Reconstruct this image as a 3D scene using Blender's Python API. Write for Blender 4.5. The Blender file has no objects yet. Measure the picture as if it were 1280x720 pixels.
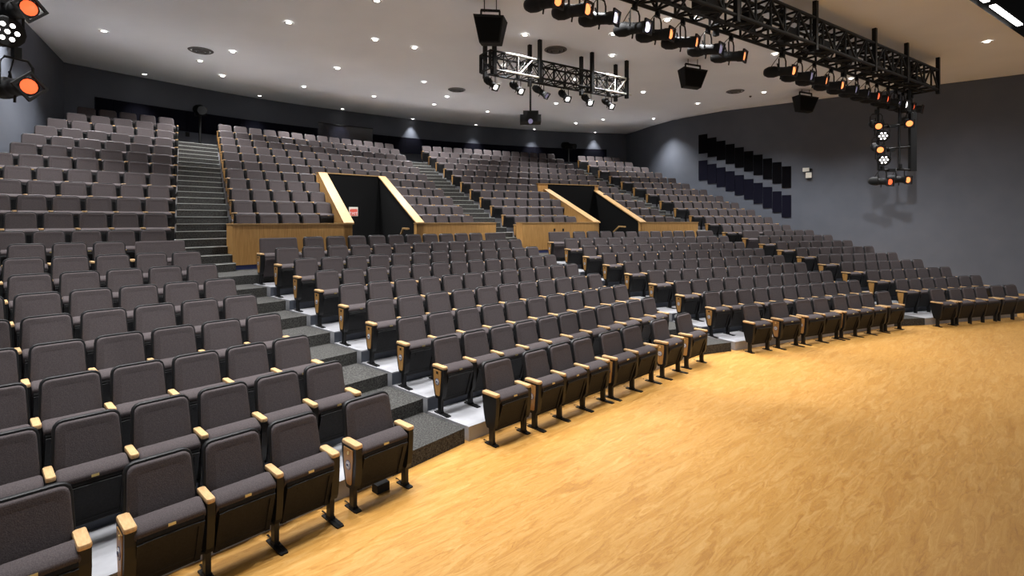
import bpy, bmesh, math, random
from math import sin, cos, pi, radians, sqrt, atan2
from mathutils import Vector, Matrix
random.seed(7)
D = bpy.data
C = bpy.context.scene.collection
scene = bpy.context.scene

# ------------------------------------------------------------------ camera, world, light, exposure
S = 0.925                         # survey units -> metres
F, HOR, CX = 638.36, 274.85, 640.0
H = 2.9409 * S                    # camera height above the stage floor
cam_d = D.cameras.new('camera'); cam_d.sensor_width = 36; cam_d.lens = F / 1280 * 36
cam_d.shift_y = -(360 - HOR) / 1280; cam_d.clip_end = 200
cam = D.objects.new('camera', cam_d); C.objects.link(cam)
cam.location = (0, 0, H); cam.rotation_euler = (pi / 2, 0, 0)
scene.camera = cam
w = D.worlds.new('world'); scene.world = w; w.use_nodes = True
w.node_tree.nodes['Background'].inputs[0].default_value = (0.95, 0.97, 1.0, 1)
w.node_tree.nodes['Background'].inputs[1].default_value = 0.20
scene.view_settings.view_transform = 'Standard'
scene.view_settings.look = 'None'
scene.view_settings.gamma = 1
scene.view_settings.exposure = 1.2
DOWN_W = 530.0      # recessed downlights
STAGE_W = 12.0    # linear stage house lamps
SPOT_W = 60.0     # theatre spotlights
wl = D.lights.new('stage_house_spot', 'SPOT'); wl.energy = 2100; wl.spot_size = radians(36); wl.spot_blend = 1.0; wl.shadow_soft_size = .12; wl.color = (.95, .97, 1.0)
wlo = D.objects.new('stage_house_spot', wl); C.objects.link(wlo); wlo.location = (5.0 * S, 6.3 * S, 7.6 * S)
wlo.rotation_euler = (Vector((18.6, 21.0, 1.0)) * S - Vector(wlo.location)).to_track_quat('-Z', 'Y').to_euler()

# ------------------------------------------------------------------ materials
def mat(name, col, rough=0.6, metal=0.0, emis=None, estr=0.0, spec=0.5):
    m = D.materials.new(name); m.use_nodes = True
    b = m.node_tree.nodes['Principled BSDF']
    b.inputs['Base Color'].default_value = (*col, 1); b.inputs['Roughness'].default_value = rough
    b.inputs['Metallic'].default_value = metal; b.inputs['Specular IOR Level'].default_value = spec
    if emis:
        b.inputs['Emission Color'].default_value = (*emis, 1); b.inputs['Emission Strength'].default_value = estr
    return m
def nodes(m): return m.node_tree.nodes, m.node_tree.links, m.node_tree.nodes['Principled BSDF']
def noise_mat(name, c1, c2, scale=(1, 1, 1), nscale=5, detail=6, rough=0.6, bump=0.0, bscale=None, lo=.35, hi=.65, dist=0.0, spec=.5, coord='Object', rot=0.0):
    m = mat(name, c1, rough, spec=spec); N, L, b = nodes(m)
    tc = N.new('ShaderNodeTexCoord'); mp = N.new('ShaderNodeMapping'); mp.inputs['Scale'].default_value = scale
    mp.inputs['Rotation'].default_value = (0, 0, rot)
    L.new(tc.outputs[coord], mp.inputs[0])
    n = N.new('ShaderNodeTexNoise'); n.inputs['Scale'].default_value = nscale; n.inputs['Detail'].default_value = detail
    n.inputs['Distortion'].default_value = dist
    L.new(mp.outputs[0], n.inputs['Vector'])
    r = N.new('ShaderNodeValToRGB'); r.color_ramp.elements[0].position = lo; r.color_ramp.elements[1].position = hi
    r.color_ramp.elements[0].color = (*c1, 1); r.color_ramp.elements[1].color = (*c2, 1)
    L.new(n.outputs['Fac'], r.inputs[0]); L.new(r.outputs[0], b.inputs['Base Color'])
    if bump:
        n2 = n
        if bscale:
            n2 = N.new('ShaderNodeTexNoise'); n2.inputs['Scale'].default_value = bscale; L.new(mp.outputs[0], n2.inputs['Vector'])
        bp = N.new('ShaderNodeBump'); bp.inputs['Strength'].default_value = bump; bp.inputs['Distance'].default_value = .01
        L.new(n2.outputs['Fac'], bp.inputs['Height']); L.new(bp.outputs[0], b.inputs['Normal'])
    return m
M = {}
M['fabric'] = noise_mat('charcoal_fabric', (.046, .0375, .038), (.080, .066, .0665), (1, 1, 1), 140, 3, .9, .25, None, .3, .7, spec=.2)
M['black'] = mat('black_plastic', (.006, .006, .0065), .45, spec=.35)
M['pan'] = noise_mat('seat_pan_plastic', (.008, .0078, .0080), (.014, .0135, .0138), (1, 1, 1), 60, 3, .62, spec=.22)
M['metal'] = mat('black_metal', (.005, .005, .005), .5, 0.0, spec=.25)
M['maple'] = noise_mat('maple_arm', (.50, .30, .135), (.60, .39, .19), (18, 3, 3), 6, 5, .4)
M['panelwood'] = noise_mat('honey_panel', (.36, .18, .045), (.48, .255, .075), (22, 22, 2), 3, 5, .42)
M['oak'] = noise_mat('oak_veneer', (.40, .205, .058), (.53, .295, .098), (9, 9, .5), 6, 6, .45)
M['oakcap'] = noise_mat('oak_cap', (.35, .20, .072), (.44, .27, .11), (6, 6, 6), 4, 5, .42)
M['brass'] = mat('brass', (.85, .66, .28), .3, .9)
M['white'] = mat('white_print', (.75, .75, .74), .5)
M['navy'] = mat('navy_print', (.03, .04, .13), .5)
M['carpet'] = noise_mat('grey_carpet', (.023, .0225, .021), (.100, .097, .091), (1, 1, 1), 55, 4, .95, .6, 90, .32, .72, spec=.1)
M['concrete'] = noise_mat('pale_platform', (.31, .31, .325), (.41, .41, .43), (1, 1, 1), 3, 6, .45, .05)
M['nosing'] = mat('pale_nosing', (.42, .43, .40), .5)
M['riser'] = mat('slate_riser', (.085, .095, .12), .55)
M['walln'] = noise_mat('slate_blue_wall', (.082, .091, .113), (.093, .102, .125), (1, 1, 1), 1.2, 3, .75, .03, 40)
M['ceil'] = noise_mat('ceiling_plaster', (.86, .88, .91), (.90, .92, .95), (1, 1, 1), .5, 3, .9)
M['darkband'] = mat('navy_black_panel', (.005, .005, .010), .9, spec=.08)
M['panel_navy'] = mat('navy_felt', (.007, .007, .014), .95, spec=.05)
M['panel_black'] = mat('black_felt', (.003, .003, .004), .95, spec=.05)
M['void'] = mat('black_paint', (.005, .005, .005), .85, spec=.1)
M['softblack'] = mat('soft_black', (.006, .006, .006), .7, spec=.3)
M['amber'] = mat('amber_lens', (.3, .1, .02), .3, emis=(1.0, .24, .07), estr=1.0)
M['red_amber'] = mat('deep_amber_lens', (.3, .05, .02), .3, emis=(1.0, .12, .035), estr=.75)
M['cool'] = mat('cool_lens', (.5, .5, .6), .3, emis=(.78, .72, 1.0), estr=1.8)
M['whitelens'] = mat('white_lens', (.7, .7, .7), .3, emis=(1, .95, .9), estr=2.5)
M['glass'] = mat('dim_lens', (.10, .09, .13), .1, emis=(.5, .45, .7), estr=.15)
M['lamp'] = mat('downlight_lamp', (.9, .9, .9), .4, emis=(1, .95, .88), estr=5)
M['trimring'] = mat('downlight_trim', (.62, .60, .57), .5)
M['vent'] = mat('vent_grey', (.13, .125, .12), .5, .3)
M['ventdark'] = mat('vent_dark', (.02, .02, .02), .7)
M['offwhite'] = mat('off_white_plastic', (.72, .70, .62), .5)
M['red'] = mat('sign_red', (.62, .08, .05), .5)
M['alu'] = mat('bare_aluminium', (.62, .60, .55), .35, .6)
M['linear'] = mat('linear_lamp', (1, 1, 1), .4, emis=(1, .96, .92), estr=6)
M['booth'] = mat('booth_glass', (.012, .012, .018), .12)
def floor_mat():
    m = mat('maple_floor', (.6, .4, .2), .38, spec=.4); N, L, b = nodes(m)
    tc = N.new('ShaderNodeTexCoord'); mp = N.new('ShaderNodeMapping')
    mr = N.new('ShaderNodeMapping'); mr.inputs['Rotation'].default_value = (0, 0, radians(-42)); L.new(tc.outputs['Object'], mr.inputs[0])
    mp.inputs['Scale'].default_value = (.7, 4.2, 1); L.new(mr.outputs[0], mp.inputs[0])
    wn = N.new('ShaderNodeTexNoise'); wn.inputs['Scale'].default_value = 2.3; wn.inputs['Detail'].default_value = 3
    L.new(mp.outputs[0], wn.inputs['Vector'])
    mx = N.new('ShaderNodeVectorMath'); mx.operation = 'MULTIPLY_ADD'; mx.inputs[1].default_value = (.9, .9, 0)
    L.new(wn.outputs['Color'], mx.inputs[0]); L.new(mp.outputs[0], mx.inputs[2])
    n1 = N.new('ShaderNodeTexNoise'); n1.inputs['Scale'].default_value = 3.2; n1.inputs['Detail'].default_value = 8; n1.inputs['Distortion'].default_value = 1.6
    L.new(mx.outputs[0], n1.inputs['Vector'])
    n2 = N.new('ShaderNodeTexNoise'); n2.inputs['Scale'].default_value = 16; n2.inputs['Detail'].default_value = 4; n2.inputs['Distortion'].default_value = 2.2
    L.new(mx.outputs[0], n2.inputs['Vector'])
    ad = N.new('ShaderNodeMath'); ad.operation = 'MULTIPLY_ADD'; ad.inputs[1].default_value = .5
    L.new(n2.outputs['Fac'], ad.inputs[0]); L.new(n1.outputs['Fac'], ad.inputs[2])
    r = N.new('ShaderNodeValToRGB'); e = r.color_ramp.elements
    e[0].position = .5; e[0].color = (.37, .168, .034, 1); e[1].position = 1.0; e[1].color = (.56, .32, .098, 1)
    k = e.new(.72); k.color = (.47, .236, .050, 1)
    L.new(ad.outputs[0], r.inputs[0]); L.new(r.outputs[0], b.inputs['Base Color'])
    rr = N.new('ShaderNodeMapRange'); rr.inputs[3].default_value = .34; rr.inputs[4].default_value = .5
    L.new(n1.outputs['Fac'], rr.inputs[0]); L.new(rr.outputs[0], b.inputs['Roughness'])
    return m
M['floor'] = floor_mat()

# ------------------------------------------------------------------ mesh helpers
class MB:
    def __init__(s): s.v = []; s.f = []; s.mi = []; s.sm = []
    def add(s, vs, fs, mi=0, smooth=False):
        o = len(s.v); s.v += [tuple(p) for p in vs]
        for f in fs: s.f.append(tuple(i + o for i in f)); s.mi.append(mi); s.sm.append(smooth)
        return s
    def box(s, x0, x1, y0, y1, z0, z1, mi=0):
        vs = [(x, y, z) for z in (z0, z1) for y in (y0, y1) for x in (x0, x1)]
        return s.add(vs, [(0, 2, 3, 1), (4, 5, 7, 6), (0, 1, 5, 4), (2, 6, 7, 3), (0, 4, 6, 2), (1, 3, 7, 5)], mi)
    def prism(s, poly, z0, z1, mi=0):             # poly in xy, ccw
        n = len(poly); vs = [(x, y, z0) for x, y in poly] + [(x, y, z1) for x, y in poly]
        fs = [tuple(range(n - 1, -1, -1)), tuple(range(n, 2 * n))] + [(i, (i + 1) % n, n + (i + 1) % n, n + i) for i in range(n)]
        return s.add(vs, fs, mi)
    def xprism(s, poly, x0, x1, mi=0):            # poly in (y,z), extruded along x
        n = len(poly); vs = [(x0, y, z) for y, z in poly] + [(x1, y, z) for y, z in poly]
        fs = [tuple(range(n - 1, -1, -1)), tuple(range(n, 2 * n))] + [(i, (i + 1) % n, n + (i + 1) % n, n + i) for i in range(n)]
        return s.add(vs, fs, mi)
    def rings(s, rings, mi=0, smooth=True, cap=True):
        n = len(rings[0]); vs = [p for r in rings for p in r]; fs = []
        for k in range(len(rings) - 1):
            for i in range(n):
                fs.append((k * n + i, k * n + (i + 1) % n, (k + 1) * n + (i + 1) % n, (k + 1) * n + i))
        s.add(vs, fs, mi, smooth)
        if cap:
            s.add(rings[0], [tuple(range(n - 1, -1, -1))], mi); s.add(rings[-1], [tuple(range(n))], mi)
        return s
    def tube(s, a, b, r, n=6, mi=0, smooth=True):
        a = Vector(a); b = Vector(b); d = (b - a).normalized()
        u = d.orthogonal().normalized(); v = d.cross(u)
        R = [[a + u * cos(2 * pi * i / n) * r + v * sin(2 * pi * i / n) * r for i in range(n)], [b + u * cos(2 * pi * i / n) * r + v * sin(2 * pi * i / n) * r for i in range(n)]]
        return s.rings(R, mi, smooth)
    def path(s, pts, r, n=6, mi=0):
        pts = [Vector(p) for p in pts]; R = []
        for k, p in enumerate(pts):
            d = (pts[min(k + 1, len(pts) - 1)] - pts[max(k - 1, 0)]).normalized()
            u = d.cross(Vector((.13, .27, .95))).normalized(); v = d.cross(u)
            R.append([p + u * cos(2 * pi * i / n) * r + v * sin(2 * pi * i / n) * r for i in range(n)])
        return s.rings(R, mi)
    def bar(s, a, b, w, h=None, mi=0):            # rectangular bar, local up as vertical as possible
        h = h or w; a = Vector(a); b = Vector(b); d = (b - a).normalized()
        up = Vector((0, 0, 1)) if abs(d.z) < .95 else Vector((0, 1, 0))
        u = d.cross(up).normalized(); v = u.cross(d)
        R = [[p + u * x * w / 2 + v * y * h / 2 for x, y in ((-1, -1), (1, -1), (1, 1), (-1, 1))] for p in (a, b)]
        return s.rings(R, mi, False)
    def lathe(s, prof, n=12, axis='z', mi=0, smooth=True, cap=True):   # prof: (r, h)
        R = []
        for r, h in prof:
            ring = []
            for i in range(n):
                a = 2 * pi * i / n; c, d = r * cos(a), r * sin(a)
                ring.append((c, d, h) if axis == 'z' else ((h, c, d) if axis == 'x' else (d, h, c)))
            R.append(ring)
        return s.rings(R, mi, smooth, cap)
    def xform(s, m): s.v = [tuple(m @ Vector(p)) for p in s.v]; return s
    def mesh(s, name, mats):
        me = D.meshes.new(name); me.from_pydata(s.v, [], s.f)
        for m in (mats if isinstance(mats, (list, tuple)) else [mats]): me.materials.append(m)
        me.polygons.foreach_set('material_index', s.mi); me.polygons.foreach_set('use_smooth', s.sm)
        me.update(); return me
    def build(s, name, m, parent=None, **k): return obj(name, s.mesh(name, m), parent, **k)
def obj(name, me, parent=None, loc=None, rz=None):
    o = D.objects.new(name, me); C.objects.link(o)
    if parent: o.parent = parent
    if loc is not None: o.location = loc
    if rz is not None: o.rotation_euler = (0, 0, rz)
    return o
def tag(o, label=None, cat=None, group=None, kind=None):
    if label: o['label'] = label
    if cat: o['category'] = cat
    if group: o['group'] = group
    if kind: o['kind'] = kind
    return o
def thing(name, label, cat, loc=(0, 0, 0), rz=0, group=None, kind=None):
    return tag(obj(name, None, None, loc, rz), label, cat, group, kind)
def rounded(x0, x1, z0, z1, r, n=3):
    P = []
    for cx, cz, a0 in ((x1 - r, z0 + r, -pi / 2), (x1 - r, z1 - r, 0), (x0 + r, z1 - r, pi / 2), (x0 + r, z0 + r, pi)):
        for i in range(n + 1): a = a0 + i * pi / 2 / n; P.append((cx + r * cos(a), cz + r * sin(a)))
    return P
ORD = ['zeroth', 'first', 'second', 'third', 'fourth', 'fifth', 'sixth', 'seventh', 'eighth', 'ninth', 'tenth', 'eleventh', 'twelfth', 'thirteenth', 'fourteenth', 'fifteenth', 'sixteenth']

# ------------------------------------------------------------------ survey: sections, rows, walls (converted to metres)
PITCH, RISE, ZARM = .8549 * S, .191 * S, .6772 * S
SECT = {'A': (-2.0509, 6.3031, .8264, -.0142), 'B': (-1.1597, 7.3406, .7594, -.0769), 'C': (4.595, 12.1982, .4397, -.1352), 'D': (11.3118, 15.0535, .3164, -.0207)}
TR = {s: Vector((cos(v[2]), sin(v[2]))) for s, v in SECT.items()}
NR = {s: Vector((-sin(v[2]), cos(v[2]))) for s, v in SECT.items()}
def lo(s, k, n=0.0, t=0.0):                 # lower tier, row k (1..9): point on the arm line
    x, y, th, e = SECT[s]
    return Vector((x, y)) * S + NR[s] * ((k - 2) * PITCH + n) + TR[s] * ((k - 2) * e * S + t)
UQ = {'A': (7.577, .03, .208), 'B': (7.644, -.555, .154), 'C': (7.518, -1.492, -.124), 'D': (7.64, -.616, -.228)}
US = 1.06
UP = .794 * S * US
ZC9 = 9 * RISE
UR = .3725 * S
def up(s, k, n=0.0, t=0.0):                 # upper tier, row k (0..11)
    x, y, th, e = SECT[s]; g, t1, eu = UQ[s]
    p = (Vector((x, y)) + NR[s] * (g + (k - 1) * .794) + TR[s] * (t1 + (k - 1) * eu)) * S * US
    return p + NR[s] * n + TR[s] * t
def upz(k): return ZC9 + k * UR
ZCEIL = 8.75 * S
def at_z(u, v, z): Y = F * (H - z) / (v - HOR); return Vector(((u - CX) * Y / F, Y, z))
def at_y(u, v, Y): return Vector(((u - CX) * Y / F, Y, H - (v - HOR) * Y / F))
def ceilpt(u, v): return at_z(u, v, ZCEIL)
def on_seg(u, a, b):                        # where the vertical plane of pixel column u meets segment a-b (xy)
    k = (u - CX) / F; d = b - a; den = d.x - k * d.y
    return (k * a.y - a.x) / den if abs(den) > 1e-9 else 1e9
def on_line(u, o, d): k = (u - CX) / F; return o + d * ((k * o.y - o.x) / (d.x - k * d.y))
stA = ceilpt(1213, 0).to_2d(); stB = ceilpt(1280, 46).to_2d(); stD = (stB - stA).normalized(); stN = Vector((stD.y, -stD.x))
backW = [ceilpt(*p).to_2d() for p in ((80, 78), (200, 101), (320, 122.5), (430, 138.4), (560, 154.3), (640, 160.7), (700, 164.5), (783, 167.3))]
rightW = [backW[-1]] + [ceilpt(*p).to_2d() for p in ((841, 149.9), (902, 139), (1280, 92.5))]
def isect2(p, d, q, e):
    den = d.x * e.y - d.y * e.x; k = ((q.x - p.x) * e.y - (q.y - p.y) * e.x) / den; return p + d * k
lfront = ceilpt(20, 15).to_2d(); ldir = (lfront - backW[0]).normalized()
lend = isect2(backW[0], ldir, stA, stD); rend = isect2(rightW[-1], (rightW[-1] - rightW[-2]).normalized(), stA, stD)
leftW = [lend, backW[0]]; rightW.append(rend)
def wall_hit(u, W):
    for a, b in zip(W, W[1:]):
        k = on_seg(u, a, b)
        if -1e-6 <= k <= 1 + 1e-6: return a + (b - a) * k, (b - a).normalized()
    return None

# ------------------------------------------------------------------ structure: floor, ceiling, walls
def struct(o): o['kind'] = 'structure'; return o
mb = MB(); mb.add([(-30, -14, 0), (40, -14, 0), (40, 45, 0), (-30, 45, 0)], [(0, 1, 2, 3)])
struct(mb.build('floor', M['floor']))
def smooth_line(P, n):
    # catmull-rom resample of a polyline
    Q = [P[0] * 2 - P[1]] + list(P) + [P[-1] * 2 - P[-2]]; out = []
    for i in range(1, len(Q) - 2):
        for j in range(n):
            t = j / n; a, b, c, d = Q[i - 1:i + 3]
            out.append(.5 * ((2 * b) + (c - a) * t + (2 * a - 5 * b + 4 * c - d) * t * t + (3 * b - a - 3 * c + d) * t ** 3))
    return out + [P[-1]]
backS = smooth_line(backW, 5)
rightS = [rightW[0]] + [rightW[0].lerp(rightW[1], .5)] + smooth_line(rightW[1:3], 3) + rightW[3:]
def wall(name, W, m, zt=ZCEIL + .4):
    b = MB(); n = len(W)
    b.add([(p.x, p.y, -.02) for p in W] + [(p.x, p.y, zt) for p in W], [(i, n + i, n + i + 1, i + 1) for i in range(n - 1)], 0, True)
    return struct(b.build(name, m))
wall('wall_left', leftW, M['walln']); wall('wall_back', backS, M['walln']); wall('wall_right', rightS, M['walln'])
def dense(W, step):
    out = []
    for a, b in zip(W, W[1:]):
        n = max(1, int((b - a).length / step)); out += [a.lerp(b, i / n) for i in range(n)]
    return out + [W[-1]]
ring = dense(leftW, 1.0) + dense(backS, 1.0)[1:] + dense(rightS, 1.0)[1:]
nr = len(ring); mrow = 26; b = MB(); vs = []
for i, p in enumerate(ring):
    q = lend.lerp(rend, i / (nr - 1))
    for j in range(mrow + 1):
        f = j / mrow; f = f ** 1.5; r = p.lerp(q, f); d = (r - p).length
        vs.append((r.x, r.y, ZCEIL - .025 * math.exp(-d / 5.0) * sin(2 * pi * d / 3.6)))
b.add(vs, [(i * (mrow + 1) + j, i * (mrow + 1) + j + 1, (i + 1) * (mrow + 1) + j + 1, (i + 1) * (mrow + 1) + j) for i in range(nr - 1) for j in range(mrow)], 0, True)
struct(b.build('ceiling', M['ceil']))
# stage house above the camera side of the ceiling edge
b = MB(); a0 = stA - stD * 40; a1 = stA + stD * 30
b.add([(a0.x, a0.y, ZCEIL - .02), (a1.x, a1.y, ZCEIL - .02), (a1.x, a1.y, ZCEIL + 2.2), (a0.x, a0.y, ZCEIL + 2.2)], [(0, 1, 2, 3)])
o0 = a0 + stN * 18; o1 = a1 + stN * 18
b.add([(a0.x, a0.y, ZCEIL + 2.2), (a1.x, a1.y, ZCEIL + 2.2), (o1.x, o1.y, ZCEIL + 2.2), (o0.x, o0.y, ZCEIL + 2.2)], [(0, 1, 2, 3)])
struct(b.build('ceiling_stage', M['void']))

# ------------------------------------------------------------------ seating tiers
RIS = -.81 * S                      # riser position ahead of a row's arm line
LWID = {'B': [0, 0, 6.15, 6.40, 6.60, 6.79, 6.95, 7.21, 7.43, 7.64], 'C': [0, 0, 6.15, 6.36, 6.52, 6.75, 6.97, 7.15, 7.43, 7.68]}
LNUM = [0, 0, 11, 11, 11, 12, 13, 13, 13, 10]
DW = .96 * S                        # wide bench seat
UW = {'B': 7.66, 'C': 7.62}
def lrange(s, k):                   # local t range of the seats of lower row k
    if s in 'BC':
        L = (LWID[s][k] if k > 1 else 5.95) * S; return 0.0, L
    return (-3.90 * S, .06 * S) if s == 'A' else (0.0, 3.92 * S)
UA = [3.95, 3.95, 3.95, 3.95, 3.95, 3.86, 3.50, 3.46, 3.36, 3.25, 2.95, 2.80]
def urange(s, k):
    if s in 'BC': return 0.0, UW[s] * S * US
    L = UA[k] * S * (1.02 if k < 6 else US)
    return (-L, 0.0) if s == 'A' else (0.0, L)
# portals (exit ramps) cut in sections B and C : inner faces in local t at front and back
PN0, PN1 = -.90 * S, 3.05
def t_at(s, n, u):
    o = up(s, 1, n); p = on_line(u, o, TR[s]); return (p - o).dot(TR[s])
PORT = {'B': dict(lf=t_at('B', PN0, 440.6), lb=t_at('B', PN1, 407), rf=t_at('B', PN0, 521), rb=t_at('B', PN1, 474)),
        'C': dict(lf=t_at('C', PN0, 749), lb=t_at('C', PN1, 685.6), rf=t_at('C', PN0, 801), rb=t_at('C', PN1, 743))}
def pt(s, n, t): p = up(s, 1, n); return p + TR[s] * t
def port_t(s, n, side):
    P = PORT[s]; f = (n - PN0) / (PN1 - PN0); a, b_ = (P['lf'], P['lb']) if side == 'l' else (P['rf'], P['rb']); return a + (b_ - a) * f
def xy4(p, z): return (p.x, p.y, z)
for s in 'ABCD':
    tier = struct(obj('seating_tier', None))
    for k in range(2, 10):
        t0, t1 = lrange(s, k); t0b, t1b = lrange(s, min(k + 1, 9)); m0, m1 = (.0, .06) if s != 'A' else (.0, .06)
        n1 = RIS + PITCH + .02
        e = SECT[s][3] * S
        ef, eb = e * RIS / PITCH, e * n1 / PITCH
        a, b_ = lo(s, k, RIS, t0 - .03 + ef), lo(s, k, RIS, t1 + .05 + ef)
        c, d = lo(s, k, n1, t1 + .05 + eb), lo(s, k, n1, t0 - .03 + eb)
        ps = MB().prism([(p.x, p.y) for p in (a, b_, c, d)], 0, (k - 1) * RISE).build('platform_step', M['concrete'], tier)
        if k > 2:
            nn = NR[s] * .008; MB().prism([(p.x, p.y) for p in (a - nn, b_ - nn, b_ + nn, a + nn)], (k - 2) * RISE, (k - 1) * RISE - .015).build('riser_face', M['riser'], ps)  # thin slate-coloured layer over the front face of the pale step
    # cross aisle
    t0, t1 = lrange(s, 9)
    fr = [lo(s, 10, RIS, t0 - .03), lo(s, 10, RIS, t1 + .05)]
    if s in 'BC': bk = [up(s, 1, PN0 + .05, t1 + .6), up(s, 1, PN0 + .05, -.3)]
    else: q0, q1 = urange(s, 0); bk = [up(s, 1, RIS * US + .03, q1 + .05), up(s, 1, RIS * US + .03, q0 - .03)]
    MB().prism([(p.x, p.y) for p in fr + bk], 0, ZC9).build('cross_aisle_floor', M['carpet'], tier)
    tier = struct(obj('seating_tier', None))
    for k in range(1, 12):
        q0, q1 = urange(s, k); nb = RIS * US + (UP + .02 if k < 11 else 4.2)
        n0 = RIS * US; gl = (k - 1) * UP + n0
        def poly(ta, tb, ta2=None, tb2=None):
            eu_ = UQ[s][2] * S * US; ef = eu_ * n0 / UP if ta2 is None else 0; eb = eu_ * nb / UP if ta2 is None else 0
            P = [up(s, k, n0, ta + ef), up(s, k, n0, tb + ef), up(s, k, nb, (tb if tb2 is None else tb2) + eb), up(s, k, nb, (ta if ta2 is None else ta2) + eb)]
            MB().prism([(p.x, p.y) for p in P], 0 if s in 'AD' else upz(k) - .6, upz(k)).build('platform_step', M['concrete'] if k < 11 else M['carpet'], tier)
        if s in 'BC' and k <= 5:
            ls = (up(s, k) - up(s, 1)).dot(TR[s])
            eu_ = UQ[s][2] * S * US; ef, eb = eu_ * n0 / UP, eu_ * nb / UP
            poly(q0 - .03 + ef, port_t(s, gl, 'l') - .16 - ls, q0 - .03 + eb, port_t(s, gl + UP, 'l') - .16 - ls)
            poly(port_t(s, gl, 'r') + .16 - ls, q1 + .05 + ef, port_t(s, gl + UP, 'r') + .16 - ls, q1 + .05 + eb)
        else: poly(q0 - .03, q1 + .05)

# ------------------------------------------------------------------ aisle stairs
AIS = (('A', 'B'), ('B', 'C'), ('C', 'D'))
for ai, (sl, sr) in enumerate(AIS):
    st = struct(obj('aisle_stairs', None))
    def lp(side, k, n=0.0):
        s = sl if side == 0 else sr; r = lrange(s, min(max(k, 2), 9))
        return lo(s, k, RIS + n, (r[1] + .05) if side == 0 else (r[0] - .03))
    for k in range(2, 11):
        a, b_ = lp(0, k), lp(1, k)
        if k < 10: c, d = lp(1, k + 1, .02), lp(0, k + 1, .02)
        else:
            c, d = up(sr, 1, RIS * US - UP / 2 + .03, -.03), up(sl, 1, RIS * US - UP / 2 + .03, urange(sl, 1)[1] + .05)
        MB().prism([(p.x, p.y) for p in (a, b_, c, d)], 0, (k - 1) * RISE + .004).build('stair_step', M['carpet'], st)
    for j in range(1, 23):
        n = RIS * US + (j - 2) / 2 * UP
        def up2(side, n):
            s = sl if side == 0 else sr; kf = n / UP; g, t1, eu = UQ[s]; k = 1 + (n - RIS * US) / UP
            tt = (urange(s, max(0, min(11, int(k))))[1] + .05) if side == 0 else -.03
            return up(s, 1, 0, 0) + (up(s, 2) - up(s, 1)) * ((n) / UP) + TR[s] * tt
        a, b_ = up2(0, n), up2(1, n); dn = UP / 2 + .02 if j < 22 else 4.2
        c, d = up2(1, n + dn), up2(0, n + dn)
        z = ZC9 + j * UR / 2 + .004
        stp = MB().prism([(p.x, p.y) for p in (a, b_, c, d)], z - .6, z).build('stair_step', M['carpet'], st)
        ex = (b_ - a).normalized(); nn = Vector((-ex.y, ex.x))
        P = [a - nn * .006, b_ - nn * .006, b_ + nn * .022, a + nn * .022]
        MB().prism([(p.x, p.y) for p in P], z - .012, z + .003).build('nosing', M['nosing'], stp)

# ------------------------------------------------------------------ seat meshes (shared); local x along the row, -y to the stage, y=0 back of the arm
W0 = .52
RC = math.tan(radians(12))
def pad(outline, yf, th, bulge=.008, inset=.016, z0=.40, rc=RC):
    cx = sum(p[0] for p in outline) / len(outline); cz = sum(p[1] for p in outline) / len(outline)
    def rg(k, y): 
        return [(cx + (x - cx) * (1 - k / .22), yf + y + (z - z0) * rc, cz + (z - cz) * (1 - k / .26)) for x, z in outline]
    b = MB(); b.rings([rg(0, th), rg(0, inset * .7), rg(inset * .35, inset * .2), rg(inset, 0), rg(inset * 4, -bulge)], 0, True)
    return b
def back_outline(g=0.0, wb=.228, wt=.205, zb=.40, zt=.918, r=.05):
    o = rounded(-1, 1, zb - g, zt + g, r + g, 3); out = []
    n = 4
    P = []
    for (sx, z, a0, rr) in ((1, zb - g, -pi / 2, .02), (1, zt + g, 0, r + g), (-1, zt + g, pi / 2, r + g), (-1, zb - g, pi, .02)):
        wd = (wb if z < .6 else wt) + g
        cz = z + rr if z < .6 else z - rr; cx = sx * (wd - rr)
        for i in range(n): a = a0 + i * pi / 2 / (n - 1); P.append((cx + rr * cos(a), cz + rr * sin(a)))
    return P
MESH = {}
MESH['backrest'] = pad(back_outline(), -.07, .05).mesh('backrest', M['fabric'])
MESH['back_shell'] = pad(back_outline(.018, wb=.222, zb=.37), -.035, .04, .0, .006).mesh('back_shell', M['black'])
def xloft(poly, xs, mi=0, b=None):          # poly (y,z) lofted at several (x, scale)
    b = b or MB(); cy = sum(p[0] for p in poly) / len(poly); cz = sum(p[1] for p in poly) / len(poly)
    return b.rings([[(x, cy + (y - cy) * k, cz + (z - cz) * k) for y, z in poly] for x, k in xs], mi, True)
SEATP = [(-.222, .488), (-.262, .528), (-.273, .558), (-.262, .582), (-.200, .607), (-.140, .624), (-.105, .616), (-.088, .58), (-.055, .24), (-.070, .18), (-.112, .162)]
MESH['seat_cushion'] = xloft(SEATP, [(-.224, .88), (-.215, .97), (-.20, 1), (.20, 1), (.215, .97), (.224, .88)]).mesh('seat_cushion', M['fabric'])
def make_pan(hw=.21):
    b = MB()
    P = [(-.274, .515), (-.264, .540), (-.220, .50), (-.110, .160), (-.135, .142), (-.152, .155)]
    b.xprism(P, -hw, hw)
    q = Vector((-.274, .515)); r = Vector((-.152, .155)); d = (q - r).normalized(); nrm = Vector((-d.y, d.x))
    def rail(x0, x1, f0, f1, h):
        a = r.lerp(q, f0); c = r.lerp(q, f1); b.xprism([tuple(a), tuple(a + nrm * h), tuple(c + nrm * h), tuple(c)], x0, x1)
    rail(-hw, -hw + .038, .02, .96, .014); rail(hw - .038, hw, .02, .96, .014)
    m = 7
    for i in range(m):
        x0 = -hw + .038 + (2 * hw - .076) * i / m; x1 = -hw + .038 + (2 * hw - .076) * (i + 1) / m
        s_ = 1 - ((i + .5) / m * 2 - 1) ** 2
        rail(x0, x1, .95 - .09 * s_ - .05, .97, .012)
    return b
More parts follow.
